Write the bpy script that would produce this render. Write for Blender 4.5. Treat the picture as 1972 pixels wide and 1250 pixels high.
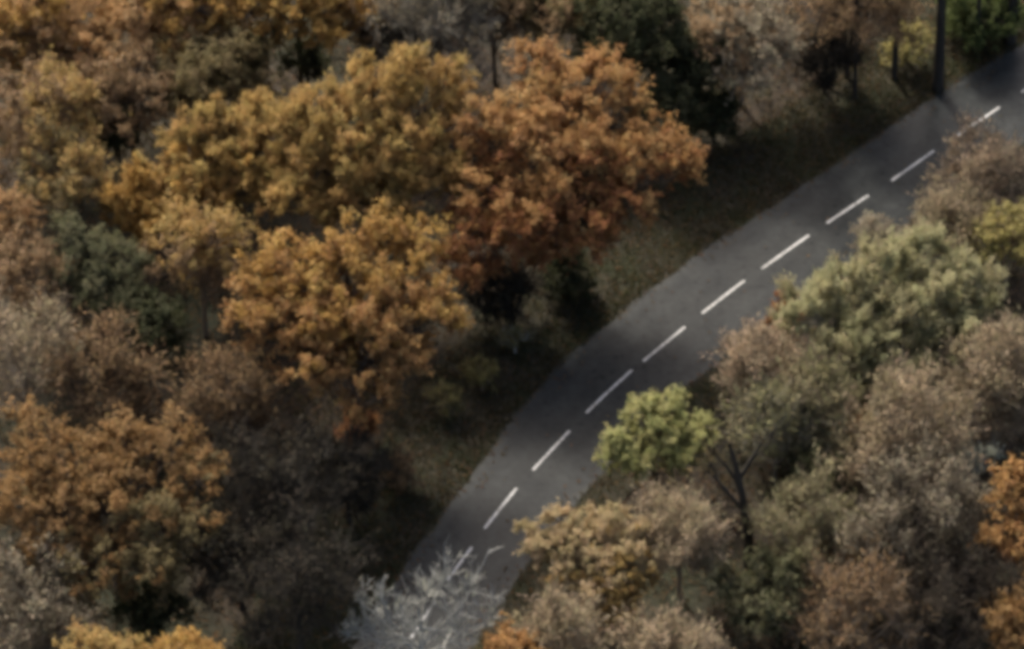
import bpy, math, random
import numpy as np

# ------------------------------------------------------------------ camera, world, sun, exposure
scene = bpy.context.scene
for o in list(bpy.data.objects):
    bpy.data.objects.remove(o)
PITCH, DIST, PXM = math.radians(45), 230.0, 30.0          # camera pitch, metres to the scene, px per metre (1972 px wide)
FPX = PXM * DIST
CAM = np.array([0.0, -DIST * math.cos(PITCH), DIST * math.sin(PITCH)])
cam_data = bpy.data.cameras.new('camera')
cam_data.sensor_width = 36.0
cam_data.lens = 36.0 * FPX / 1972.0
cam_data.clip_start = 1.0
cam_data.clip_end = 6000.0
cam = bpy.data.objects.new('camera', cam_data)
scene.collection.objects.link(cam)
cam.location = CAM
cam.rotation_euler = (math.pi / 2 - PITCH, 0, 0)
scene.camera = cam

SUN_EL, SUN_AZ = math.radians(38), math.radians(-25)       # azimuth measured from +Y (behind the wood), negative = from the left
world = bpy.data.worlds.new('World')
scene.world = world
world.use_nodes = True
wn = world.node_tree
wn.nodes.clear()
sky = wn.nodes.new('ShaderNodeTexSky')
sky.sky_type = 'NISHITA'
sky.sun_disc = False
sky.sun_elevation = SUN_EL
sky.sun_rotation = SUN_AZ
sky.air_density = 0.8
sky.dust_density = 7.0
sky.ozone_density = 0.4
bg = wn.nodes.new('ShaderNodeBackground')
bg.inputs['Strength'].default_value = 0.11
wo = wn.nodes.new('ShaderNodeOutputWorld')
wn.links.new(sky.outputs[0], bg.inputs[0])
wn.links.new(bg.outputs[0], wo.inputs[0])

sun_data = bpy.data.lights.new('sun', 'SUN')
sun_data.energy = 2.7
sun_data.angle = math.radians(8.0)
sun_data.color = (1.0, 0.93, 0.82)
sun = bpy.data.objects.new('sun', sun_data)
scene.collection.objects.link(sun)
sun.rotation_euler = (-(math.pi / 2 - SUN_EL), 0, -SUN_AZ)
sun.location = (0, 60, 80)

vs = scene.view_settings
vs.view_transform = 'Standard'
vs.look = 'None'
vs.gamma = 1.0
vs.exposure = 1.0
vs.use_curve_mapping = False
scene.render.engine = 'CYCLES'
scene.cycles.pixel_filter_type = 'BLACKMAN_HARRIS'
scene.cycles.filter_width = 5.0                           # the photograph is soft
scene.cycles.max_bounces = 6

# ------------------------------------------------------------------ helpers
FW = np.array([0, math.cos(PITCH), -math.sin(PITCH)])
UP = np.array([0, math.sin(PITCH), math.cos(PITCH)])
RT = np.array([1.0, 0, 0])

def ray(px, py):
    return FW * FPX + RT * (px - 986.0) + UP * (625.0 - py)

def at_z(px, py, z=0.0):
    d = ray(px, py)
    return CAM + d * ((z - CAM[2]) / d[2])

def at_y(px, py, y):
    d = ray(px, py)
    return CAM + d * ((y - CAM[1]) / d[1])

def pxm(p):
    return FPX / float(np.dot(np.asarray(p) - CAM, FW))

def link(name, data, parent=None):
    o = bpy.data.objects.new(name, data)
    scene.collection.objects.link(o)
    if parent is not None:
        o.parent = parent
    return o

def mesh_from(name, verts, faces_flat, n, col=None, smooth=False):
    """verts (V,3), faces_flat (F,n) int"""
    me = bpy.data.meshes.new(name)
    V, F = len(verts), len(faces_flat)
    me.vertices.add(V)
    me.vertices.foreach_set('co', np.ascontiguousarray(verts, dtype=np.float32).ravel())
    me.loops.add(F * n)
    me.loops.foreach_set('vertex_index', np.ascontiguousarray(faces_flat, dtype=np.int32).ravel())
    me.polygons.add(F)
    me.polygons.foreach_set('loop_start', np.arange(0, F * n, n, dtype=np.int32))
    if smooth:
        me.polygons.foreach_set('use_smooth', np.ones(F, dtype=bool))
    if col is not None:
        a = me.color_attributes.new('Col', 'FLOAT_COLOR', 'POINT')
        c4 = np.ones((V, 4), dtype=np.float32)
        c4[:, :3] = col
        a.data.foreach_set('color', c4.ravel())
    me.update(calc_edges=True)
    me.validate()
    return me

def norm(v):
    return v / np.maximum(np.linalg.norm(v, axis=-1, keepdims=True), 1e-9)

def tubes(segs, sides):
    """segs (N,8): p0 p1 r0 r1 -> verts, quad faces"""
    s = np.asarray(segs, dtype=np.float64)
    p0, p1, r0, r1 = s[:, :3], s[:, 3:6], s[:, 6:7], s[:, 7:8]
    d = norm(p1 - p0)
    ref = np.where(np.abs(d[:, 2:3]) > 0.9, np.array([[1.0, 0, 0]]), np.array([[0, 0, 1.0]]))
    u = norm(np.cross(d, ref))
    v = np.cross(d, u)
    ang = np.arange(sides) * 2 * math.pi / sides
    ring = u[:, None, :] * np.cos(ang)[None, :, None] + v[:, None, :] * np.sin(ang)[None, :, None]
    a = p0[:, None, :] + ring * r0[:, None, :]
    b = p1[:, None, :] + ring * r1[:, None, :]
    verts = np.concatenate([a, b], axis=1).reshape(-1, 3)
    base = np.arange(len(s))[:, None] * (2 * sides)
    i = np.arange(sides)
    j = (i + 1) % sides
    f = np.stack([base + i, base + j, base + j + sides, base + i + sides], axis=2).reshape(-1, 4)
    return verts, f

def bez(p0, p1, p2, n):
    t = np.linspace(0, 1, n + 1)[:, None]
    return (1 - t) ** 2 * p0 + 2 * t * (1 - t) * p1 + t ** 2 * p2

def path_segs(pts, r0, r1):
    n = len(pts) - 1
    r = r0 + (r1 - r0) * np.linspace(0, 1, n + 1)
    return np.concatenate([pts[:-1], pts[1:], r[:-1, None], r[1:, None]], axis=1)

def tag(o, label=None, cat=None, group=None, kind=None):
    if label: o['label'] = label
    if cat: o['category'] = cat
    if group: o['group'] = group
    if kind: o['kind'] = kind
    return o

# ------------------------------------------------------------------ materials
def new_mat(name):
    m = bpy.data.materials.new(name)
    m.use_nodes = True
    nt = m.node_tree
    nt.nodes.clear()
    out = nt.nodes.new('ShaderNodeOutputMaterial')
    return m, nt, out

def leaf_material(name, trans=0.35):
    m, nt, out = new_mat(name)
    at = nt.nodes.new('ShaderNodeAttribute'); at.attribute_name = 'Col'
    pb = nt.nodes.new('ShaderNodeBsdfPrincipled')
    pb.inputs['Roughness'].default_value = 0.6
    pb.inputs['Specular IOR Level'].default_value = 0.1
    tr = nt.nodes.new('ShaderNodeBsdfTranslucent')
    mx = nt.nodes.new('ShaderNodeMixShader'); mx.inputs[0].default_value = trans
    nt.links.new(at.outputs['Color'], pb.inputs['Base Color'])
    nt.links.new(at.outputs['Color'], tr.inputs['Color'])
    nt.links.new(pb.outputs[0], mx.inputs[1]); nt.links.new(tr.outputs[0], mx.inputs[2])
    nt.links.new(mx.outputs[0], out.inputs[0])
    return m

def noise_material(name, c1, c2, scale, rough=0.9, c3=None, scale3=0.3, bump=0.3, detail=6):
    m, nt, out = new_mat(name)
    tc = nt.nodes.new('ShaderNodeTexCoord')
    n1 = nt.nodes.new('ShaderNodeTexNoise'); n1.inputs['Scale'].default_value = scale; n1.inputs['Detail'].default_value = detail
    nt.links.new(tc.outputs['Object'], n1.inputs['Vector'])
    r = nt.nodes.new('ShaderNodeValToRGB')
    r.color_ramp.elements[0].position = 0.35; r.color_ramp.elements[0].color = (*c1, 1)
    r.color_ramp.elements[1].position = 0.65; r.color_ramp.elements[1].color = (*c2, 1)
    nt.links.new(n1.outputs['Fac'], r.inputs[0])
    last = r.outputs[0]
    if c3 is not None:
        n2 = nt.nodes.new('ShaderNodeTexNoise'); n2.inputs['Scale'].default_value = scale3; n2.inputs['Detail'].default_value = 4
        nt.links.new(tc.outputs['Object'], n2.inputs['Vector'])
        r2 = nt.nodes.new('ShaderNodeValToRGB')
        r2.color_ramp.elements[0].position = 0.45; r2.color_ramp.elements[1].position = 0.62
        nt.links.new(n2.outputs['Fac'], r2.inputs[0])
        mx = nt.nodes.new('ShaderNodeMix'); mx.data_type = 'RGBA'
        nt.links.new(r2.outputs[0], mx.inputs['Factor'])
        nt.links.new(last, mx.inputs['A']); mx.inputs['B'].default_value = (*c3, 1)
        last = mx.outputs['Result']
    pb = nt.nodes.new('ShaderNodeBsdfPrincipled')
    pb.inputs['Roughness'].default_value = rough
    pb.inputs['Specular IOR Level'].default_value = 0.3
    nt.links.new(last, pb.inputs['Base Color'])
    if bump:
        bp = nt.nodes.new('ShaderNodeBump'); bp.inputs['Strength'].default_value = bump; bp.inputs['Distance'].default_value = 0.05
        nt.links.new(n1.outputs['Fac'], bp.inputs['Height']); nt.links.new(bp.outputs[0], pb.inputs['Normal'])
    nt.links.new(pb.outputs[0], out.inputs[0])
    return m

LEAF = leaf_material('leaf', 0.5)
BARK = {
    'brown': noise_material('bark_brown', (0.07, 0.055, 0.04), (0.14, 0.11, 0.08), 9, bump=0.5),
    'grey':  noise_material('bark_grey', (0.16, 0.15, 0.12), (0.27, 0.25, 0.21), 9, bump=0.5),
    'tan':   noise_material('bark_tan', (0.18, 0.14, 0.095), (0.34, 0.275, 0.20), 9, bump=0.5),
    'pale':  noise_material('bark_pale', (0.28, 0.28, 0.25), (0.46, 0.46, 0.42), 9, bump=0.4),
    'dark':  noise_material('bark_dark', (0.028, 0.025, 0.02), (0.06, 0.053, 0.043), 9, bump=0.5),
}
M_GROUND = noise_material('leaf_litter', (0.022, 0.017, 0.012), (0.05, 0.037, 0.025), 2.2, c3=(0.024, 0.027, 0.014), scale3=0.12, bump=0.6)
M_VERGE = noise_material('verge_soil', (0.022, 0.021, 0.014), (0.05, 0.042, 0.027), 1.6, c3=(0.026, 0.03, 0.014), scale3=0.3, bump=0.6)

def road_material():
    m, nt, out = new_mat('asphalt')
    tc = nt.nodes.new('ShaderNodeTexCoord')
    def noise(scale, detail, src=None):
        n = nt.nodes.new('ShaderNodeTexNoise'); n.inputs['Scale'].default_value = scale; n.inputs['Detail'].default_value = detail
        nt.links.new(tc.outputs['Object'], n.inputs['Vector']); return n
    big = noise(0.35, 5); mid = noise(2.2, 6); fine = noise(40, 3)
    r = nt.nodes.new('ShaderNodeValToRGB')
    r.color_ramp.elements[0].position = 0.3; r.color_ramp.elements[0].color = (0.023, 0.026, 0.028, 1)
    r.color_ramp.elements[1].position = 0.72; r.color_ramp.elements[1].color = (0.041, 0.044, 0.044, 1)
    nt.links.new(big.outputs['Fac'], r.inputs[0])
    r2 = nt.nodes.new('ShaderNodeValToRGB')
    r2.color_ramp.elements[0].position = 0.3; r2.color_ramp.elements[0].color = (0.8, 0.8, 0.8, 1)
    r2.color_ramp.elements[1].position = 0.7; r2.color_ramp.elements[1].color = (1.2, 1.2, 1.18, 1)
    nt.links.new(mid.outputs['Fac'], r2.inputs[0])
    mu = nt.nodes.new('ShaderNodeMix'); mu.data_type = 'RGBA'; mu.blend_type = 'MULTIPLY'; mu.inputs['Factor'].default_value = 1
    nt.links.new(r.outputs[0], mu.inputs['A']); nt.links.new(r2.outputs[0], mu.inputs['B'])
    at = nt.nodes.new('ShaderNodeAttribute'); at.attribute_name = 'Across'
    rt = nt.nodes.new('ShaderNodeValToRGB')                # wear across the road: dusty edges, polished wheel tracks
    e = rt.color_ramp.elements
    e[0].position = 0.0; e[0].color = (1.5, 1.42, 1.25, 1); e[1].position = 1.0; e[1].color = (1.6, 1.52, 1.35, 1)
    for p, v in ((0.05, 1.1), (0.14, 0.88), (0.25, 1.05), (0.38, 0.88), (0.5, 1.05), (0.62, 0.88), (0.75, 1.08), (0.87, 0.92), (0.94, 1.2)):
        q = e.new(p); q.color = (v, v, v * 0.99, 1)
    nt.links.new(at.outputs['Fac'], rt.inputs[0])
    m3 = nt.nodes.new('ShaderNodeMix'); m3.data_type = 'RGBA'; m3.blend_type = 'MULTIPLY'; m3.inputs['Factor'].default_value = 1
    nt.links.new(mu.outputs['Result'], m3.inputs['A']); nt.links.new(rt.outputs[0], m3.inputs['B'])
    mu = m3
    pb = nt.nodes.new('ShaderNodeBsdfPrincipled')
    rr = nt.nodes.new('ShaderNodeMapRange'); rr.inputs['To Min'].default_value = 0.2; rr.inputs['To Max'].default_value = 0.42
    nt.links.new(mid.outputs['Fac'], rr.inputs['Value']); nt.links.new(rr.outputs[0], pb.inputs['Roughness'])
    pb.inputs['Specular IOR Level'].default_value = 0.11
    nt.links.new(mu.outputs['Result'], pb.inputs['Base Color'])
    bp = nt.nodes.new('ShaderNodeBump'); bp.inputs['Strength'].default_value = 0.15; bp.inputs['Distance'].default_value = 0.004
    nt.links.new(fine.outputs['Fac'], bp.inputs['Height']); nt.links.new(bp.outputs[0], pb.inputs['Normal'])
    nt.links.new(pb.outputs[0], out.inputs[0])
    return m
M_ROAD = road_material()
M_PAINT = noise_material('worn_white_paint', (0.13, 0.13, 0.125), (0.62, 0.62, 0.60), 5.5, rough=0.7, bump=0)
for n_ in M_PAINT.node_tree.nodes:
    if n_.type == 'VALTORGB':
        n_.color_ramp.elements[0].position = 0.30; n_.color_ramp.elements[1].position = 0.50

# ------------------------------------------------------------------ ground, road, verge
def ground_mesh():
    xs = np.concatenate([[-3000, -800, -200], np.linspace(-70, 70, 57), [200, 800, 3000]])
    ys = np.concatenate([[-3000, -800, -200], np.linspace(-60, 80, 57), [200, 800, 3000]])
    X, Y = np.meshgrid(xs, ys)
    Z = 0.05 * np.sin(X * 0.35 + 1) * np.sin(Y * 0.29) - 0.08
    V = np.stack([X.ravel(), Y.ravel(), Z.ravel()], 1)
    nx, ny = len(xs), len(ys)
    i = (np.arange(ny - 1)[:, None] * nx + np.arange(nx - 1)[None, :]).ravel()
    F = np.stack([i, i + 1, i + nx + 1, i + nx], 1)
    return mesh_from('ground', V, F, 4, smooth=True)
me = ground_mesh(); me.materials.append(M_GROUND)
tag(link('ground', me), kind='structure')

DASH = [((1968, 178), (2050, 123)), ((1843, 262), (1925, 207)), ((1718, 350), (1797, 290)), ((1592, 430), (1672, 377)), ((1467, 518), (1557, 453)),
        ((1352, 604), (1432, 540)), ((1238, 697), (1318, 630)), ((1127, 795), (1215, 712)), ((1025, 905), (1097, 830)),
        ((932, 1018), (993, 940)), ((858, 1118), (910, 1055)), ((790, 1228), (838, 1160))]
CEN_PX = [(2420, -130), (2230, 5), (2090, 97)] + [((a[0] + b[0]) / 2, (a[1] + b[1]) / 2) for a, b in DASH] + [(745, 1310), (690, 1430), (640, 1560)]
EDGE_PX = [(2250, -95), (1972, 80), (1810, 180), (1650, 285), (1500, 388), (1340, 492), (1150, 634), (985, 805), (880, 955), (784, 1099), (715, 1200), (640, 1330), (560, 1480)]

def smooth_curve(P, step=0.5):
    P = np.asarray(P)
    d = np.concatenate([[0], np.cumsum(np.linalg.norm(np.diff(P, axis=0), axis=1))])
    t = np.arange(0, d[-1], step)
    Q = np.stack([np.interp(t, d, P[:, k]) for k in range(P.shape[1])], 1)
    k = int(9 / step); w = np.hanning(k + 2)[1:-1]; w /= w.sum()
    pad = np.concatenate([2 * Q[0] - Q[k // 2:0:-1], Q, 2 * Q[-1] - Q[-2:-k // 2 - 2:-1]])
    out = np.stack([np.convolve(pad[:, c], w, 'same') for c in range(P.shape[1])], 1)
    return out[k // 2:k // 2 + len(Q)]
CEN = smooth_curve([at_z(*p)[:2] for p in CEN_PX])
EDG = smooth_curve([at_z(*p)[:2] for p in EDGE_PX])
TAN = norm(np.gradient(CEN, axis=0))
NRM = np.stack([TAN[:, 1], -TAN[:, 0]], 1)            # points to the far (upper left) side of the road
if np.dot(NRM[len(NRM) // 2], [-1, 1]) < 0: NRM = -NRM
WF = np.array([np.min(np.linalg.norm(EDG - c, axis=1)) for c in CEN])
k_ = np.hanning(33)[1:-1]; k_ /= k_.sum()
WF = np.convolve(np.pad(WF, 15, 'edge'), k_, 'valid')
WF = np.clip(WF, 2.9, 4.3)
rngr = np.random.default_rng(5)
jit = np.convolve(rngr.normal(0, 0.32, len(CEN) + 4), np.ones(5) / 5, 'valid')
jit2 = np.convolve(rngr.normal(0, 0.32, len(CEN) + 4), np.ones(5) / 5, 'valid')

def strip(name, a_off, b_off, z, mat, zb=None):
    A = CEN + NRM * a_off[:, None]; B = CEN + NRM * b_off[:, None]
    n = len(CEN); m = 16
    zb = z if zb is None else zb
    rows = []
    for k in range(m + 1):
        t = k / m
        P = A * (1 - t) + B * t
        rows.append(np.concatenate([P, np.full((n, 1), z * (1 - t) + zb * t)], 1))
    V = np.stack(rows, 1).reshape(-1, 3)
    i = (np.arange(n - 1)[:, None] * (m + 1) + np.arange(m)[None, :]).ravel()
    F = np.stack([i, i + 1, i + m + 2, i + m + 1], 1)
    me = mesh_from(name, V, F, 4); me.materials.append(mat)
    a = me.attributes.new('Across', 'FLOAT', 'POINT'); a.data.foreach_set('value', np.tile(np.linspace(0, 1, m + 1), n).astype(np.float32))
    bm_flip(me)
    return link(name, me)

def bm_flip(me):
    me.calc_loop_triangles()
    nz = sum(p.normal.z for p in me.polygons)
    if nz < 0: me.flip_normals()

one = np.ones(len(CEN))
road = tag(strip('road', -3.7 * one + jit2, WF + jit, 0.03, M_ROAD), kind='structure')
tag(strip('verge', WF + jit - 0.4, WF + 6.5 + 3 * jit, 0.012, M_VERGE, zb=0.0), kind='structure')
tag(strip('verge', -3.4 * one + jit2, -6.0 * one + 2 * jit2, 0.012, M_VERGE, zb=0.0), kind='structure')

def dash_mesh(a, b):
    A, B = at_z(*a)[:2], at_z(*b)[:2]
    # snap to the smoothed centre line
    ia = int(np.argmin(np.linalg.norm(CEN - A, axis=1))); ib = int(np.argmin(np.linalg.norm(CEN - B, axis=1)))
    L, R = [], []
    n = 6
    for k in range(n + 1):
        t = k / n
        C0 = A * (1 - t) + B * t
        i = int(round(ia * (1 - t) + ib * t)); c = CEN[i]
        off = np.dot(C0 - c, NRM[i]) * 0.35
        C0 = C0 - NRM[i] * (np.dot(C0 - c, NRM[i]) - off)
        w = 0.075 + 0.01 * math.sin(k * 2.1 + A[0])
        L.append((*(C0 + NRM[i] * w), 0.036)); R.append((*(C0 - NRM[i] * w), 0.036))
    V = np.array(L + R)
    F = np.array([[k, k + 1, k + n + 2, k + n + 1] for k in range(n)])
    me = mesh_from('centre_line_dash', V, F, 4); me.materials.append(M_PAINT); bm_flip(me)
    return me
for a, b in DASH:
    link('centre_line_dash', dash_mesh(a, b), road)

# ------------------------------------------------------------------ trees
# leaf palettes: linear base colours
PAL = {
    'orange':  [(0.41, 0.235, 0.095), (0.46, 0.275, 0.11), (0.35, 0.19, 0.085), (0.44, 0.30, 0.13)],
    'rust':    [(0.32, 0.15, 0.07), (0.37, 0.18, 0.075), (0.27, 0.12, 0.06), (0.42, 0.24, 0.09)],
    'amber':   [(0.28, 0.175, 0.08), (0.32, 0.205, 0.09), (0.23, 0.15, 0.07), (0.35, 0.21, 0.085)],
    'gold':    [(0.46, 0.295, 0.09), (0.40, 0.24, 0.08), (0.48, 0.335, 0.115), (0.36, 0.22, 0.08)],
    'olivegold': [(0.40, 0.29, 0.11), (0.45, 0.31, 0.12), (0.36, 0.28, 0.11), (0.41, 0.26, 0.11)],
    'peach':   [(0.43, 0.28, 0.14), (0.47, 0.29, 0.13), (0.37, 0.25, 0.13)],
    'brown':   [(0.27, 0.185, 0.105), (0.32, 0.22, 0.125), (0.23, 0.16, 0.09)],
    'taupe':   [(0.39, 0.315, 0.215), (0.34, 0.285, 0.19), (0.43, 0.34, 0.24), (0.30, 0.27, 0.165)],
    'pinktan': [(0.41, 0.325, 0.23), (0.36, 0.295, 0.20), (0.45, 0.345, 0.245)],
    'olivegrey': [(0.27, 0.25, 0.15), (0.23, 0.215, 0.13), (0.31, 0.28, 0.17), (0.20, 0.20, 0.10)],
    'olive':   [(0.21, 0.175, 0.085), (0.26, 0.21, 0.10), (0.18, 0.14, 0.075)],
    'dkgreen': [(0.05, 0.06, 0.028), (0.07, 0.075, 0.038), (0.095, 0.095, 0.05)],
    'evergreen': [(0.11, 0.115, 0.06), (0.15, 0.15, 0.08), (0.20, 0.19, 0.11)],
    'palegreen': [(0.41, 0.40, 0.23), (0.36, 0.36, 0.205), (0.46, 0.43, 0.26), (0.36, 0.32, 0.19)],
    'limegreen': [(0.43, 0.42, 0.18), (0.38, 0.38, 0.17), (0.47, 0.44, 0.21), (0.32, 0.34, 0.14)],
    'sand':    [(0.50, 0.395, 0.235), (0.47, 0.38, 0.215), (0.44, 0.37, 0.20), (0.51, 0.385, 0.24)],
    'grey':    [(0.29, 0.255, 0.185), (0.24, 0.21, 0.155), (0.33, 0.29, 0.21)],
    'dim':     [(0.06, 0.052, 0.04), (0.08, 0.068, 0.052), (0.05, 0.047, 0.033)],  # shade is put into these leaf colours, for trees in dark places
    'green':   [(0.11, 0.14, 0.05), (0.15, 0.18, 0.065), (0.085, 0.105, 0.04)],
    'yellow':  [(0.42, 0.37, 0.14), (0.36, 0.31, 0.12), (0.32, 0.29, 0.13)],
    'dullyellow': [(0.26, 0.23, 0.09), (0.20, 0.18, 0.08), (0.15, 0.14, 0.065)],
    'whitish': [(0.44, 0.45, 0.36), (0.38, 0.39, 0.30)],
}

def make_leaves(P, size, pal, tuft_id, rng, up_bias=0.7, aspect=1.5, out=None, axis=None):
    n = len(P)
    nrm = rng.normal(size=(n, 3)) + np.array([0, 0, up_bias])
    if out is not None:
        nrm = nrm * 0.75 + out * 1.1                   # leaves lie roughly along the crown surface
    nrm = norm(nrm)
    t = norm(np.cross(nrm, rng.normal(size=(n, 3))))
    if axis is not None:                              # narrow sprays lie along their twig
        t = norm(axis + rng.normal(size=(n, 3)) * 0.35)
        nrm = norm(np.cross(t, np.cross(nrm, t)))
    b = np.cross(nrm, t)
    s = size * rng.uniform(0.6, 1.35, (n, 1))
    l = t * s * aspect * 0.5
    w = b * s * 0.5
    V = np.stack([P - l - w * 0.6, P - l * 0.6 + w, P + l], 1).reshape(-1, 3)
    F = np.arange(n * 3).reshape(-1, 3)
    pal = np.array(pal)
    nt = int(tuft_id.max()) + 1
    base = pal[rng.integers(0, len(pal), nt)]
    c = base[tuft_id] * 0.6 + pal[rng.integers(0, len(pal), n)] * 0.4
    c = c * rng.uniform(0.82, 1.18, (n, 1)) * rng.uniform(0.95, 1.05, (n, 3))
    return V, F, np.repeat(np.clip(c, 0, 0.8), 3, axis=0)

SEED = [100]
TREE_COUNT = [0]

def tree(name, label, cat, centre, cz, r, pal='orange', pal2=None, bark='brown', lobes=None, nlobe=7, squash=0.85,
         leaf=0.235, cover=1.35, tuft=0.85, tdens=1.0, bare=0.0, rise=0.5, trunk_r=None, group=None, base=None, spread=0.62, twig_r=0.016, ntw=None, join=False, streak=False):
    """centre = crown centre pixel, cz = height of the crown centre, r = crown radius in px, lobes = [(px,py,r_px[,depth m])]"""
    SEED[0] += 1
    leaf *= 0.76 if bare < 0.3 else 1.0
    if bare >= 0.3 and not lobes:
        spread = 0.78; squash = 1.0; nlobe += 3; r *= 1.06
    if bare >= 0.3:
        tuft *= 1.4; tdens *= 1.35; leaf *= 0.62; cover *= 0.5; twig_r *= 1.35; rise += 0.3
    cz = cz * 0.84 if base is None else cz
    rng = np.random.default_rng(SEED[0])
    C = at_z(centre[0], centre[1], cz)
    sc = pxm(C)
    R = r / sc
    # lobes -> world spheres
    L = []
    if lobes:
        for lb in lobes:
            dd = lb[3] if len(lb) > 3 else 0.95 * (centre[1] - lb[1]) / sc
            p = at_y(lb[0], lb[1], C[1] + dd)
            L.append((p, 0.9 * lb[2] / sc))
    else:
        L.append((C.copy(), R * 0.66))
        k0 = rng.uniform(0, 6.28)
        for i in range(nlobe):
            a = k0 + i * 2.399963
            h = 1 - 1.5 * (i + 0.5) / nlobe
            q = math.sqrt(max(0, 1 - h * h))
            d = np.array([math.cos(a) * q, math.sin(a) * q, h * squash])
            rr = R * (rng.uniform(0.34, 0.5) if bare < 0.3 else rng.uniform(0.22, 0.46))
            L.append((C + d * (R * spread) * rng.uniform(0.85, 1.15), rr))
    if base is None:
        B = np.array([C[0] + rng.normal(0, 0.25), C[1] + rng.normal(0, 0.25), 0.0])
    else:
        B = at_z(base[0], base[1], 0.0)
    B[2] = 0.0
    zmin = min(p[2] - rr for p, rr in L)
    cen = np.mean([p for p, _ in L], axis=0)
    if trunk_r is None:
        trunk_r = 0.035 * R + 0.05
    topz = max(0.4, min(cen[2] + 0.35 * R, max(p[2] for p, _ in L)))
    top = np.array([cen[0], cen[1], topz])
    tp = bez(B + [0, 0, -0.3], np.array([B[0] * 0.75 + top[0] * 0.25, B[1] * 0.75 + top[1] * 0.25, topz * 0.55]), top, 7)
    tsegs = [path_segs(tp, trunk_r * 1.15, trunk_r * 0.4)]
    bsegs, twsegs = [], []
    tuft_c, tuft_d, tuft_l = [], [], []
    for li, (p, rr) in enumerate(L):
        # limb from the trunk to the lobe
        ti = rng.integers(2, 6)
        s = tp[ti]
        hd = np.linalg.norm((p - s)[:2])
        mid = (s + p) * 0.5 + np.array([0, 0, rng.uniform(-0.1, 0.25) * hd])
        mid[:2] += rng.normal(0, 0.12 * (hd + 0.3), 2)
        lp = bez(s, mid, p, 5)
        tsegs.append(path_segs(lp, trunk_r * 0.5, trunk_r * 0.2))
        nt = max(5, int(tdens * 4.6 * (rr / tuft) ** 2))
        d = norm(rng.normal(size=(nt, 3)) * [1, 1, 1] + [0, 0, 0.35])
        u = np.where(rng.uniform(size=nt) < 0.8, rng.uniform(0.62, 1.15, nt), rng.uniform(0.25, 0.7, nt))
        tc = p + d * (rr * u)[:, None] * [1, 1, 0.95]
        tc[:, 2] = np.maximum(tc[:, 2], 0.25)
        # drop tufts buried deep inside another lobe
        keep = np.ones(nt, bool)
        for lj, (p2, r2) in enumerate(L):
            if lj != li:
                keep &= (np.linalg.norm(tc - p2, axis=1) > 0.6 * r2) | (rng.uniform(size=nt) < 0.25)
        tc, d = tc[keep], d[keep]
        for c, dd in zip(tc, d):
            s2 = lp[rng.integers(2, 6)]
            m2 = (s2 + c) * 0.5 + rng.normal(0, 0.15, 3) * np.linalg.norm(c - s2) * 0.5
            bp = bez(s2, m2, c, 3)
            bsegs.append(path_segs(bp, min(0.06, trunk_r * 0.22), 0.02))
        tuft_c.append(tc); tuft_d.append(d)
    tc = np.concatenate(tuft_c); td = np.concatenate(tuft_d)
    n = len(tc)
    # twigs
    ktw = ntw or (5 if bare < 0.3 else 12)
    tsz = tuft * rng.uniform(0.5, 1.4, n)
    idx = np.repeat(np.arange(n), ktw)
    dirs = norm(td[idx] * 0.8 + rng.normal(size=(n * ktw, 3)) * 0.75 + np.array([0, 0, rise]))
    ln = tsz[idx] * rng.uniform(0.5, 1.5, n * ktw)
    start = tc[idx] - td[idx] * (0.25 * tsz[idx])[:, None]
    end = start + dirs * ln[:, None]
    rt = twig_r * rng.uniform(0.7, 1.3, n * ktw)[:, None]
    seg = np.concatenate([start, end, rt, rt * 0.4], 1)
    if bare >= 0.3:                                   # side shoots on leafless trees
        for _ in range(2):
            f = rng.uniform(0.25, 0.95, len(start))[:, None]
            s3 = start * (1 - f) + end * f
            d3 = norm(dirs + rng.normal(size=dirs.shape) * 0.7 + [0, 0, 0.25])
            e3 = s3 + d3 * (ln * rng.uniform(0.3, 0.6, len(ln)))[:, None]
            seg = np.concatenate([seg, np.concatenate([s3, e3, rt * 0.55, rt * 0.3], 1)])
    # leaves
    nl = (cover * (1 - bare) * 4 * tsz ** 2 / leaf ** 2).astype(int)
    lid = np.repeat(np.arange(n), nl)
    root = link(name, None)
    root.location = B
    tag(root, label, cat, group)
    if join:
        bw = np.concatenate(bsegs + [seg]); tsegs.append(bw)
    tv, tf = tubes(np.concatenate(tsegs), 7)
    me = mesh_from('trunk', tv - B, tf, 4, smooth=True); me.materials.append(BARK[bark]); link('trunk', me, root)
    v1, f1 = tubes(np.concatenate(bsegs), 4)
    v2, f2 = tubes(seg, 3)
    me = mesh_from('branches', np.concatenate([v1, v2]) - B, np.concatenate([f1, f2 + len(v1)]), 4); me.materials.append(BARK[bark])
    if not join: link('branches', me, root)
    if len(lid):
        tw = rng.integers(0, ktw, len(lid)) + lid * ktw
        f = rng.uniform(0.15, 1.1, len(lid))[:, None]
        P = start[tw] * (1 - f) + end[tw] * f + rng.normal(size=(len(lid), 3)) * (0.16 * tsz[lid])[:, None]
        P[:, 2] = np.maximum(P[:, 2], 0.08)
        colors = list(PAL[pal])
        V, F, col = make_leaves(P - B, leaf, colors, lid, rng, out=td[lid], **(dict(axis=dirs[tw], aspect=2.6) if (streak or bare >= 0.3) else {}))
        if pal2:                                      # part of the crown takes a second palette, on some trees as painted shade
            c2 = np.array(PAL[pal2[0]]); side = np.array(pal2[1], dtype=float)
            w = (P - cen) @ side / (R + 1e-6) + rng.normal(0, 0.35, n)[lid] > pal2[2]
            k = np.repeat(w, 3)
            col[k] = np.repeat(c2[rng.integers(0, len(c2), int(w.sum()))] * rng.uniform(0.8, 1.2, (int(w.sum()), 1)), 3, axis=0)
        me = mesh_from('crown', V, F, 3, col=col); me.materials.append(LEAF); link('crown', me, root)
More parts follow.
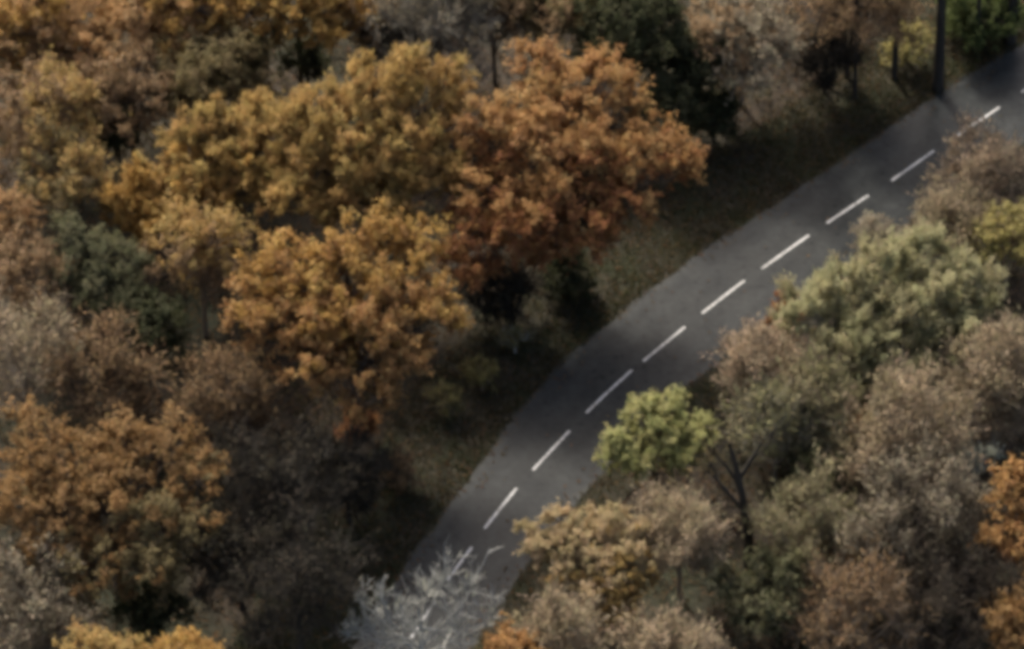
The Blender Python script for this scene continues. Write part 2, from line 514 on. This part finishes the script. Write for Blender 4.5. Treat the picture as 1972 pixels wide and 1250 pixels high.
    TREE_COUNT[0] += 1
    return root

T = 'tree'
# --- upper left: the orange wood -------------------------------------------------
tree('autumn_tree', 'large rust and orange tree with lobed crown, nearest the dark verge above the road', T, (1075, 310), 11.5, 240, 'orange',
     pal2=('rust', (0.15, -0.75, -0.75), 0.12), lobes=[(945, 270, 85), (1035, 150, 62), (1060, 260, 110), (1145, 160, 78), (1195, 225, 72), (1150, 300, 110),  # rust on the lower near side also paints the crown's shade
     (1275, 300, 62), (1310, 318, 45), (930, 390, 80), (1010, 420, 95), (1110, 410, 95), (1200, 400, 72), (1000, 470, 60), (1130, 465, 50), (1060, 330, 120), (900, 470, 66), (915, 520, 45)], tuft=0.8, cover=1.5)
tree('autumn_tree', 'olive gold tree with upright streaky crown left of the large rust tree', T, (715, 265), 12.5, 195, 'olivegold',
     lobes=[(620, 240, 85), (720, 190, 85), (800, 150, 62), (850, 180, 65), (800, 270, 95), (690, 300, 100), (600, 320, 80), (760, 360, 75), (840, 340, 65), (690, 380, 60), (560, 260, 60), (640, 405, 60), (740, 410, 52), (560, 385, 60)], rise=0.9, tuft=0.85, cover=1.2, leaf=0.17, streak=True)
tree('autumn_tree', 'yellow tipped tree with low spreading crown above the grey green evergreen', T, (370, 340), 9.0, 185, 'olivegold',
     pal2=('gold', (-0.8, -0.4, -0.3), 0.25), lobes=[(240, 410, 58), (310, 360, 70), (370, 300, 75), (440, 260, 75), (510, 240, 60), (470, 330, 85), (390, 380, 75), (300, 425, 50), (540, 340, 60)], rise=0.8, tuft=0.8, leaf=0.17, streak=True)
tree('autumn_tree', 'bright gold orange tree with rounded top and ragged lower skirt left of the verge', T, (670, 600), 11.5, 225, 'gold',
     pal2=('orange', (0.1, -0.7, -0.7), -0.1), lobes=[(740, 465, 62), (820, 460, 45), (670, 500, 75), (560, 510, 70), (490, 550, 55), (790, 540, 75), (640, 580, 105), (740, 610, 100),
     (560, 610, 85), (830, 610, 60), (600, 690, 75), (700, 700, 85), (770, 690, 60), (720, 770, 50), (860, 620, 35), (480, 620, 55)], tuft=0.72, cover=1.5)
tree('evergreen_tree', 'grey green evergreen tree among brown trees near the left edge', T, (190, 530), 8.0, 115, 'evergreen', bark='dark',
     lobes=[(150, 470, 55), (205, 500, 60), (250, 520, 45), (180, 560, 60), (130, 540, 40), (240, 590, 45)], tuft=0.6, cover=1.2, leaf=0.18)
tree('evergreen_tree', 'darker arching evergreen below the grey green one in the shade', T, (290, 650), 6.0, 95, 'dkgreen', bark='dark', tuft=0.6, leaf=0.18, nlobe=6)
tree('autumn_tree', 'broad amber tree with shaded right flank at lower left', T, (210, 970), 9.0, 225, 'amber',
     pal2=('olive', (0.5, -0.6, -0.5), 0.35), lobes=[(60, 860, 75), (40, 960, 80), (150, 900, 80), (240, 870, 75), (330, 860, 65), (380, 930, 60), (120, 1000, 90), (230, 980, 105), (330, 1010, 80), (60, 1080, 70), (170, 1100, 80), (280, 1100, 75), (380, 1030, 50)], tuft=0.75, cover=1.15)  # olive leaves paint the shade of the right flank
tree('autumn_tree', 'bright yellow treetop cut by the bottom edge', T, (350, 1300), 9.0, 105, 'gold', nlobe=8, tuft=0.6, cover=1.3, spread=0.55)
tree('autumn_tree', 'olive treetop cut by the bottom edge beside the yellow one', T, (180, 1305), 8.5, 105, 'olivegold', nlobe=8, tuft=0.6, cover=1.2, spread=0.55)
tree('autumn_tree', 'pale golden tree filling the upper left corner', T, (55, 55), 9.5, 125, 'peach', pal2=('gold', (-0.3, 0, 0.3), 0.1), nlobe=8, tuft=0.75)
tree('autumn_tree', 'peach coloured low crown just below the upper left corner tree', T, (170, 125), 8.0, 90, 'peach', nlobe=6, tuft=0.7)
tree('autumn_tree', 'wide tan gold tree at the top edge left of the yellow leaved one', T, (330, 20), 9.5, 150, 'peach', pal2=('gold', (0.6, 0, 0), 0.1), nlobe=9, tuft=0.8)
tree('autumn_tree', 'bright yellow gold tree at the top edge with dark gap beneath', T, (560, 20), 10.0, 140, 'gold', lobes=[(480, 20, 65), (560, 30, 60), (620, 55, 48), (600, -30, 80), (520, -40, 80), (660, 20, 45)], tuft=0.65)
tree('autumn_tree', 'small amber tree at the top edge right of the bright yellow one', T, (695, 30), 8.5, 75, 'gold', pal2=('brown', (0.4, -0.5, 0), 0.0), nlobe=6, tuft=0.6)
tree('autumn_tree', 'olive brown sparse tree in shade behind the yellow tipped tree', T, (400, 165), 7.5, 130, 'olive', bark='brown', nlobe=8, cover=0.9)
tree('autumn_tree', 'thin brown tree left of the olive brown one', T, (250, 200), 8.0, 110, 'brown', bark='brown', nlobe=7, cover=0.8, rise=0.9)
tree('autumn_tree', 'brown and tan tree at the left edge below the peach crown', T, (90, 240), 8.5, 135, 'brown', pal2=('olivegold', (0.5, 0, 0.3), 0.2), bark='tan', nlobe=8, cover=0.8, rise=0.8)
tree('autumn_tree', 'small orange crown at the left edge level with the evergreen top', T, (5, 430), 8.0, 70, 'peach', nlobe=6, tuft=0.6)
tree('autumn_tree', 'brown sparse tree between the evergreen and the gold orange tree', T, (390, 500), 8.0, 115, 'olivegold', pal2=('brown', (0, -0.6, -0.6), 0.0), bark='tan', nlobe=7, cover=0.75, rise=0.8)
tree('autumn_tree', 'narrow brown tree between the left edge and the evergreen', T, (60, 540), 7.5, 95, 'brown', bark='tan', nlobe=6, cover=0.7, rise=0.8)
tree('bare_tree', 'mauve grey leafless tree at the left edge', T, (45, 690), 7.0, 105, 'taupe', bark='tan', bare=0.75, nlobe=7, rise=0.9)
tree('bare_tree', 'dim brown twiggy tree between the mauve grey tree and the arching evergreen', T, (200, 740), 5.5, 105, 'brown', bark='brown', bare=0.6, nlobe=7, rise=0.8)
tree('bare_tree', 'dark leafless tree standing in deep shade below the gold orange tree', T, (545, 960), 6.0, 130, 'dim', bark='dark', bare=0.85, nlobe=8, rise=0.8)  # dark bark and dim leaves carry the deep shade in their colour
tree('bare_tree', 'dark leafless tree in deep shade right of the bright yellow treetop', T, (570, 1150), 6.0, 120, 'dim', bark='dark', bare=0.85, nlobe=8, rise=0.8)  # deep shade put into bark and leaf colour here too
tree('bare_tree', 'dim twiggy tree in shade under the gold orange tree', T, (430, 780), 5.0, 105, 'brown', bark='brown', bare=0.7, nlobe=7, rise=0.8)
tree('bare_tree', 'pale branched leafless tree at the top edge above the rust tree', T, (840, 55), 8.0, 120, 'grey', bark='grey', bare=0.85, nlobe=8, rise=0.3, twig_r=0.02)
tree('autumn_tree', 'olive brown crown at the top edge left of the near black evergreen', T, (1040, 15), 8.5, 110, 'olive', pal2=('brown', (-0.5, 0, 0.3), 0.2), bark='brown', nlobe=7, cover=0.8)
tree('evergreen_tree', 'near black evergreen tree at the top edge behind the rust tree', T, (1215, 60), 8.5, 120, 'dkgreen', bark='dark', nlobe=8, tuft=0.65)
tree('evergreen_tree', 'low dark evergreen right of the rust tree tip', T, (1290, 210), 5.0, 75, 'dkgreen', bark='dark', nlobe=6, tuft=0.6)
tree('autumn_tree', 'grey tan thin leaved tree beside the verge near the top right', T, (1440, 85), 6.5, 125, 'grey', pal2=('brown', (-0.8, 0, 0), 0.35), bark='tan', nlobe=9, cover=0.75, tuft=0.7, rise=0.3)
tree('autumn_tree', 'brown thin leaved tree at the top edge left of the tall dark trunk', T, (1660, 20), 7.5, 130, 'brown', bark='brown', nlobe=8, cover=0.42, rise=0.4)
tree('shrub', 'fresh green bush behind the tall dark trunks at upper right', 'bush', (1890, 35), 2.4, 85, 'green', nlobe=7, tuft=0.6, bark='dark')
tree('shrub', 'yellow green bush at the foot of the brown tree left of the tall dark trunk', 'bush', (1750, 90), 1.8, 55, 'yellow', nlobe=5, tuft=0.5, bark='dark', cover=0.7)
tree('tall_tree', 'tall dark trunk at the far road edge near the upper right corner', T, (1800, -190), 17.0, 130, 'brown', bark='dark', base=(1806, 172), trunk_r=0.36, nlobe=6, cover=0.22)
tree('tall_tree', 'tall dark trunk nearest the right edge beside the road', T, (1955, -260), 17.0, 120, 'brown', bark='dark', base=(1946, 82), trunk_r=0.36, nlobe=6, cover=0.22)
tree('bare_tree', 'slim dark trunk rising from the verge left of the tall dark trunk', T, (1722, -130), 14.0, 80, 'brown', bark='dark', base=(1722, 150), trunk_r=0.2, bare=0.8, nlobe=5)
tree('bare_tree', 'slim dark trunk on the verge edge right of the tall dark trunk', T, (1885, -200), 15.0, 75, 'brown', bark='dark', base=(1880, 100), trunk_r=0.16, bare=0.8, nlobe=5)
tree('bare_tree', 'thin dark trunk on the verge nearest the grey tan tree', T, (1640, -120), 13.0, 75, 'brown', bark='dark', base=(1646, 190), trunk_r=0.14, bare=0.8, nlobe=5)
tree('evergreen_tree', 'dark evergreen added to fill the dark gap under the bright yellow gold tree', T, (590, 118), 5.0, 55, 'dkgreen', bark='dark', nlobe=5, tuft=0.5)  # added tree, its dark leaves stand in for the dark gap
tree('autumn_tree', 'olive shaded crown left of the dark gap under the yellow gold tree', T, (480, 120), 6.5, 85, 'olive', nlobe=6)
tree('evergreen_tree', 'small dark green tree left of the yellow tipped tree', T, (225, 260), 6.5, 55, 'dkgreen', bark='dark', nlobe=5, tuft=0.5)
tree('autumn_tree', 'olive brown tree above the grey green evergreen', T, (130, 350), 8.0, 105, 'olive', pal2=('olivegold', (0.3, 0.2, 0.6), 0.1), bark='tan', nlobe=7, cover=0.85, rise=0.8)
tree('bare_tree', 'mauve grey leafless tree in the lower left corner', T, (70, 1190), 6.0, 105, 'grey', bark='brown', bare=0.6, nlobe=7, rise=0.8)
tree('evergreen_bush', 'dark green bush between the amber tree and the bright yellow treetop', 'bush', (290, 1165), 3.0, 75, 'dkgreen', bark='dark', nlobe=6, tuft=0.5)
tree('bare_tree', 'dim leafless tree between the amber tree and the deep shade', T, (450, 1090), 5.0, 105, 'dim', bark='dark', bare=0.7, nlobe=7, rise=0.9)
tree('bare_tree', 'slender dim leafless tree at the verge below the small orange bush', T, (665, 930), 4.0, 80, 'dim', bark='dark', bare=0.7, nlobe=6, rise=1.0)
tree('evergreen_bush', 'low dark bush on the verge right of the low dark evergreen', 'bush', (1375, 225), 2.0, 62, 'dkgreen', bark='dark', nlobe=6, tuft=0.5)
tree('evergreen_tree', 'dark evergreen between the near black tree and the grey tan tree', T, (1335, 120), 6.0, 75, 'dkgreen', bark='dark', nlobe=6, tuft=0.55)
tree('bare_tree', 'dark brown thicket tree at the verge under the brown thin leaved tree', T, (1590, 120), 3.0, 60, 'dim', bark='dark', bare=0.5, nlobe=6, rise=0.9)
tree('evergreen_bush', 'dark bush added to fill the shade at the foot of the large rust tree', 'bush', (1085, 530), 1.6, 62, 'dkgreen', bark='dark', nlobe=6, tuft=0.5)  # added bush, its dark leaves stand in for the shaded void
tree('bare_bush', 'dim twiggy bush added to fill the dark gap left of the rust tree foot', 'bush', (970, 575), 2.5, 62, 'dim', bark='dark', bare=0.5, nlobe=6, rise=0.9)  # added bush, keeps the shaded gap dark
tree('bare_tree', 'dark thicket tree added to darken the gap under the pale branched tree', T, (760, 95), 5.0, 70, 'dim', bark='dark', bare=0.4, nlobe=6)  # added so the ground below the pale branches looks dark
tree('bare_tree', 'grey leafless tree at the top edge right of the pale branched one', T, (940, 20), 7.5, 90, 'grey', bark='brown', bare=0.6, nlobe=7, rise=0.5)
tree('autumn_tree', 'dark olive crown behind the gap between pale branched tree and rust tree', T, (1130, 10), 7.0, 80, 'olive', pal2=('dkgreen', (0.5, 0, -0.5), 0.0), nlobe=6, cover=0.9)
# --- verge undergrowth between the wood and the road -----------------------------
tree('shrub', 'pale yellow green bush lit in the dark gap below the rust tree', 'bush', (930, 720), 1.4, 36, 'dullyellow', nlobe=5, tuft=0.4, leaf=0.15, bark='tan')
tree('shrub', 'small pale stemmed bush above the yellow green one in the dark gap', 'bush', (988, 650), 1.6, 34, 'dullyellow', nlobe=5, tuft=0.4, leaf=0.15, cover=0.4, bark='pale', rise=1.2)
tree('shrub', 'low dim bush left of the yellow green one in the dark gap', 'bush', (862, 775), 1.2, 38, 'dullyellow', nlobe=5, tuft=0.4, leaf=0.15, bark='tan', cover=0.6)
tree('shrub', 'small orange bush at the foot of the gold orange tree', 'bush', (690, 825), 2.0, 42, 'rust', nlobe=5, tuft=0.45, leaf=0.16)
tree('shrub', 'dim brown bush on the dark verge level with the lime green tree', 'bush', (765, 915), 1.3, 50, 'brown', nlobe=5, tuft=0.4, leaf=0.15, cover=0.6)
# --- right of the road -------------------------------------------------------------
tree('feathery_tree', 'large pale grey green feathery tree right of the road', T, (1705, 610), 7.5, 215, 'palegreen', bark='grey',
     lobes=[(1560, 600, 62), (1620, 560, 72), (1700, 530, 75), (1780, 500, 55), (1800, 560, 80), (1870, 580, 70), (1720, 620, 85), (1640, 650, 75), (1820, 650, 75), (1740, 690, 70), (1890, 640, 45), (1600, 680, 50), (1670, 715, 55), (1760, 735, 55), (1850, 700, 48), (1520, 620, 34)], rise=1.3, tuft=0.9, cover=1.1, leaf=0.165, streak=True)
tree('autumn_tree', 'tan thin leaved tree between the road and the feathery grey green tree', T, (1695, 470), 5.0, 68, 'grey', bark='tan', nlobe=7, cover=0.7, tuft=0.6)
tree('autumn_tree', 'yellow green tree at the right edge above the feathery tree', T, (1950, 460), 6.5, 85, 'yellow', bark='tan', nlobe=6, tuft=0.65, cover=0.9)
tree('bare_tree', 'pinkish brown twiggy tree overhanging the road at right', T, (1895, 345), 6.0, 80, 'pinktan', bark='tan', bare=0.6, nlobe=7, rise=0.8)
tree('bare_tree', 'brown twiggy tree at right below the pinkish one', T, (1835, 440), 5.0, 72, 'taupe', bark='tan', bare=0.6, nlobe=7, rise=0.8)
tree('shrub', 'small bright orange bush at the left tip of the feathery tree', 'bush', (1515, 600), 3.0, 38, 'rust', nlobe=5, tuft=0.4, leaf=0.16)
tree('autumn_tree', 'small bright lime green tree on the near road edge', T, (1265, 835), 4.5, 110, 'limegreen', bark='brown',
     lobes=[(1190, 860, 42), (1240, 800, 42), (1300, 790, 45), (1345, 830, 42), (1270, 840, 52), (1220, 880, 42), (1300, 880, 42), (1350, 870, 30), (1170, 880, 26)], tuft=0.5, leaf=0.18, cover=1.8)
tree('autumn_tree', 'sandy gold tree with scalloped crown beside the road at bottom centre', T, (1140, 1070), 5.5, 130, 'sand', pal2=('olivegold', (0.4, -0.6, -0.6), 0.35), bark='dark',  # olivegold paints shade on the crown's lower right
     lobes=[(1085, 1010, 42), (1170, 1005, 45), (1220, 1030, 38), (1050, 1060, 38), (1130, 1060, 60), (1210, 1080, 50), (1090, 1100, 45), (1170, 1130, 50), (1190, 1175, 34), (1010, 1005, 20), (1020, 1040, 16), (1240, 1110, 32), (1130, 1150, 36), (1210, 1140, 40), (1190, 1195, 26)], tuft=0.5, leaf=0.19, cover=2.3)
tree('bare_tree', 'tan grey leafless tree above the lime green tree', T, (1470, 725), 5.0, 78, 'pinktan', bark='tan', bare=0.55, nlobe=8, rise=0.9)
tree('bare_tree', 'grey brown twiggy tree right of the lime green tree', T, (1490, 835), 5.0, 80, 'olivegrey', bark='grey', bare=0.6, nlobe=8, rise=0.9)
tree('bare_tree', 'tan upright twiggy tree right of the sandy gold tree', T, (1310, 1050), 5.0, 88, 'taupe', bark='tan', bare=0.55, nlobe=8, rise=1.1)
tree('bare_tree', 'dark forked trunk with few twigs right of the lime green tree', T, (1430, 900), 8.5, 75, 'olive', bark='dark', bare=0.9, trunk_r=0.34, base=(1445, 1090), tuft=0.6,
     join=True, lobes=[(1472, 845, 26, 0), (1380, 880, 22, 0), (1362, 905, 16, 0.4)])
tree('bare_tree', 'grey brown leafless tree below the feathery tree', T, (1740, 850), 6.0, 120, 'taupe', bark='tan', bare=0.6, nlobe=8, rise=0.9)
tree('bare_tree', 'mauve brown leafless tree left of the orange crown at the right edge', T, (1770, 1000), 6.0, 125, 'grey', bark='brown', bare=0.65, nlobe=8, rise=0.9)
tree('bare_tree', 'brown leafless tree at the right edge below the feathery tree', T, (1920, 740), 6.5, 110, 'taupe', bark='tan', bare=0.55, nlobe=8, rise=0.9)
tree('autumn_tree', 'bright orange crown at the right edge', T, (1960, 1000), 8.0, 100, 'orange', lobes=[(1950, 920, 42), (1935, 980, 45), (1975, 960, 55), (1915, 1045, 42), (1965, 1050, 50), (1985, 1110, 45)], tuft=0.55, cover=1.3)
tree('shrub', 'pale leaved sprig bush left of the orange crown at the right edge', 'bush', (1880, 890), 4.0, 55, 'whitish', bark='pale', nlobe=5, tuft=0.5, cover=0.5)
tree('shrub', 'low pale green bush under the front of the feathery tree', 'bush', (1665, 755), 3.8, 75, 'palegreen', bark='grey', nlobe=6, tuft=0.55, leaf=0.16, rise=0.9)
tree('evergreen_tree', 'shaded dark green tree at the right flank of the feathery tree', T, (1900, 660), 4.5, 70, 'dkgreen', bark='dark', nlobe=6, tuft=0.5)
tree('bare_tree', 'tan brown twiggy tree between the silvery bush and the sandy gold tree', T, (1075, 1235), 3.8, 80, 'taupe', bark='tan', bare=0.55, nlobe=7, rise=1.0)
tree('autumn_tree', 'amber brown crown in the lower right corner', T, (1960, 1205), 6.5, 80, 'amber', nlobe=6, tuft=0.6)
tree('bare_tree', 'olive grey twiggy tree right of the forked trunk', T, (1550, 1030), 4.5, 85, 'olivegrey', bark='tan', bare=0.5, nlobe=7, rise=1.0)
tree('bare_tree', 'tan twiggy tree between the lime green tree and the feathery tree', T, (1560, 800), 5.0, 85, 'olivegrey', bark='tan', bare=0.5, nlobe=7, rise=1.0)
tree('evergreen_bush', 'dark green ivy covered bush below the forked trunk', 'bush', (1480, 1150), 3.5, 105, 'evergreen', bark='dark', nlobe=8, tuft=0.55, cover=0.9)
tree('evergreen_bush', 'dark green bush right of the forked trunk', 'bush', (1580, 940), 3.5, 80, 'dkgreen', bark='dark', nlobe=7, tuft=0.55, cover=0.9)
tree('shrub', 'pinkish tan bush right of the ivy covered bush', 'bush', (1625, 1070), 4.0, 60, 'peach', bark='tan', nlobe=6, tuft=0.5, cover=0.6)
tree('shrub', 'small tan crown right of the forked trunk top', 'bush', (1670, 845), 4.5, 50, 'peach', bark='tan', nlobe=6, tuft=0.5, cover=0.6)
tree('bare_tree', 'dim brown twiggy tree at the bottom edge near the lower right corner', T, (1850, 1180), 4.5, 120, 'dim', bark='brown', bare=0.75, nlobe=8, rise=0.9)  # dim leaves paint the dark shade of this corner
tree('bare_tree', 'dim brown twiggy tree at the bottom edge right of the ivy covered bush', T, (1660, 1200), 4.5, 110, 'brown', bark='tan', bare=0.7, nlobe=8, rise=0.9)
tree('bare_tree', 'brown twiggy tree at the bottom edge below the sandy gold tree', T, (1290, 1285), 4.5, 100, 'taupe', bark='tan', bare=0.6, nlobe=8, rise=0.9)
tree('bare_bush', 'silvery white bare branched bush over the road at the bottom edge', 'bush', (815, 1230), 4.0, 130, 'whitish', bark='pale', bare=0.985, rise=0.9, twig_r=0.033, tuft=0.8, tdens=0.9, trunk_r=0.17, ntw=6,
     lobes=[(705, 1165, 40), (760, 1190, 45), (850, 1130, 42), (900, 1150, 45), (800, 1215, 50), (880, 1215, 50), (730, 1235, 50), (940, 1200, 34), (690, 1215, 34), (820, 1150, 30)])
tree('shrub', 'small orange treetop at the bottom edge right of the silvery bush', 'bush', (990, 1265), 4.5, 65, 'orange', nlobe=6, tuft=0.5)

# ------------------------------------------------------------------ leaf litter and verge grass (stuff)
rng = np.random.default_rng(77)
def road_dist(P):
    out = np.empty(len(P)); side = np.empty(len(P)); ii = np.empty(len(P), int)
    for k in range(0, len(P), 4000):
        d = np.linalg.norm(P[k:k + 4000, None, :] - CEN[None, ::2, :], axis=2)
        i = np.argmin(d, axis=1) * 2
        out[k:k + 4000] = d.min(axis=1); ii[k:k + 4000] = i
        side[k:k + 4000] = np.sign(np.sum((P[k:k + 4000] - CEN[i]) * NRM[i], axis=1))
    return out, side, ii
n = 60000
P = np.stack([rng.uniform(-42, 42, n), rng.uniform(-36, 44, n)], 1)
d, s, ii = road_dist(P)
edge = np.where(s > 0, WF[ii], 3.6)
keep = (d > edge - 0.2) | ((d > edge - 0.9 + 0.5 * np.sin(P[:, 0] * 1.3)) & (rng.uniform(size=n) < 0.5)) | (rng.uniform(size=n) < 0.012)
P = P[keep]
P3 = np.concatenate([P, rng.uniform(0.05, 0.10, (len(P), 1))], 1)
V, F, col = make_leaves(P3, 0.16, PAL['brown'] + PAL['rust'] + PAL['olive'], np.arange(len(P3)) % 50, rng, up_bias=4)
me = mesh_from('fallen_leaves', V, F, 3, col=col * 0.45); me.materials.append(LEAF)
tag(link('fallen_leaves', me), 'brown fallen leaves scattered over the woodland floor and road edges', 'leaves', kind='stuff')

# undergrowth: brambles and dead stems covering the woodland floor, one uncountable mass
n = 4200
Q = np.stack([rng.uniform(-42, 42, n), rng.uniform(-36, 46, n)], 1)
d, s, ii = road_dist(Q)
dn = 0.5 + 0.5 * np.sin(Q[:, 0] * 0.55 + 2 * np.sin(Q[:, 1] * 0.3)) * np.sin(Q[:, 1] * 0.6 + 1.3)
keep = (d > np.where(s > 0, WF[ii] + 3.5 + 2.5 * dn, 5.2 + dn))
Q = Q[keep]; dn = dn[keep]; n = len(Q)
hc = 0.35 + 1.3 * dn * rng.uniform(0.5, 1.2, n)
kk = 6
idx = np.repeat(np.arange(n), kk)
st = np.concatenate([Q[idx] + rng.normal(0, 0.25, (n * kk, 2)), np.full((n * kk, 1), -0.05)], 1)
en = st + np.concatenate([rng.normal(0, 0.45, (n * kk, 2)), (hc[idx] * rng.uniform(0.6, 1.3, n * kk))[:, None]], 1)
r_ = rng.uniform(0.008, 0.018, (n * kk, 1))
v, f = tubes(np.concatenate([st, en, r_, r_ * 0.5], 1), 3)
me = mesh_from('undergrowth_stems', v, f, 4); me.materials.append(BARK['dark'])
ug = tag(link('undergrowth', me), 'tangled brown undergrowth covering the woodland floor between the trees', 'undergrowth', kind='stuff')
lid = np.repeat(np.arange(n * kk), 3)
fr = rng.uniform(0.3, 1.05, (len(lid), 1))
P = st[lid] * (1 - fr) + en[lid] * fr + rng.normal(0, 0.12, (len(lid), 3)); P[:, 2] = np.maximum(P[:, 2], 0.06)
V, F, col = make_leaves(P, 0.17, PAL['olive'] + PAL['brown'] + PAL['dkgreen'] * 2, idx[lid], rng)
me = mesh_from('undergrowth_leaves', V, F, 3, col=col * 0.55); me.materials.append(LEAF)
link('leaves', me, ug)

n = 60000
i = rng.integers(0, len(CEN), n)
far = rng.uniform(size=n) < 0.8
off = np.where(far, WF[i] + 0.05 + 6.5 * rng.uniform(size=n) ** 1.3, -3.75 - 2.2 * rng.uniform(size=n) ** 1.3)
B0 = np.concatenate([CEN[i] + NRM[i] * off[:, None] + rng.normal(0, 0.25, (n, 2)), np.zeros((n, 1))], 1)
d, s, i2 = road_dist(B0[:, :2])
ok = d > np.where(s > 0, WF[i2], 3.65) - 0.08
B0 = B0[ok]; n = len(B0)
hgt = rng.uniform(0.12, 0.42, (n, 1))
lean = np.concatenate([rng.normal(0, 0.35, (n, 2)), np.ones((n, 1))], 1) * hgt
w = np.concatenate([norm(rng.normal(size=(n, 2))) * rng.uniform(0.02, 0.045, (n, 1)), np.zeros((n, 1))], 1)
V = np.stack([B0 - w, B0 + w, B0 + lean], 1).reshape(-1, 3)
gp = np.array([(0.045, 0.052, 0.02), (0.06, 0.06, 0.026), (0.075, 0.06, 0.033), (0.036, 0.045, 0.018)])
patch = (np.sin(B0[:, 0] * 0.8) * np.sin(B0[:, 1] * 0.7 + 1) > 0.2).astype(int)
col = gp[(rng.integers(0, 3, n) + patch) % 4] * rng.uniform(0.7, 1.3, (n, 1))
me = mesh_from('verge_grass', V, np.arange(n * 3).reshape(-1, 3), 3, col=np.repeat(col, 3, axis=0)); me.materials.append(LEAF)
tag(link('verge_grass', me), 'short dull grass growing along both road verges', 'grass', kind='stuff')
tot = sum(len(o.data.polygons) * (2 if len(o.data.polygons) and o.data.polygons[0].loop_total == 4 else 1) for o in bpy.data.objects if o.type == 'MESH')
print('trees', TREE_COUNT[0], 'triangles', tot)
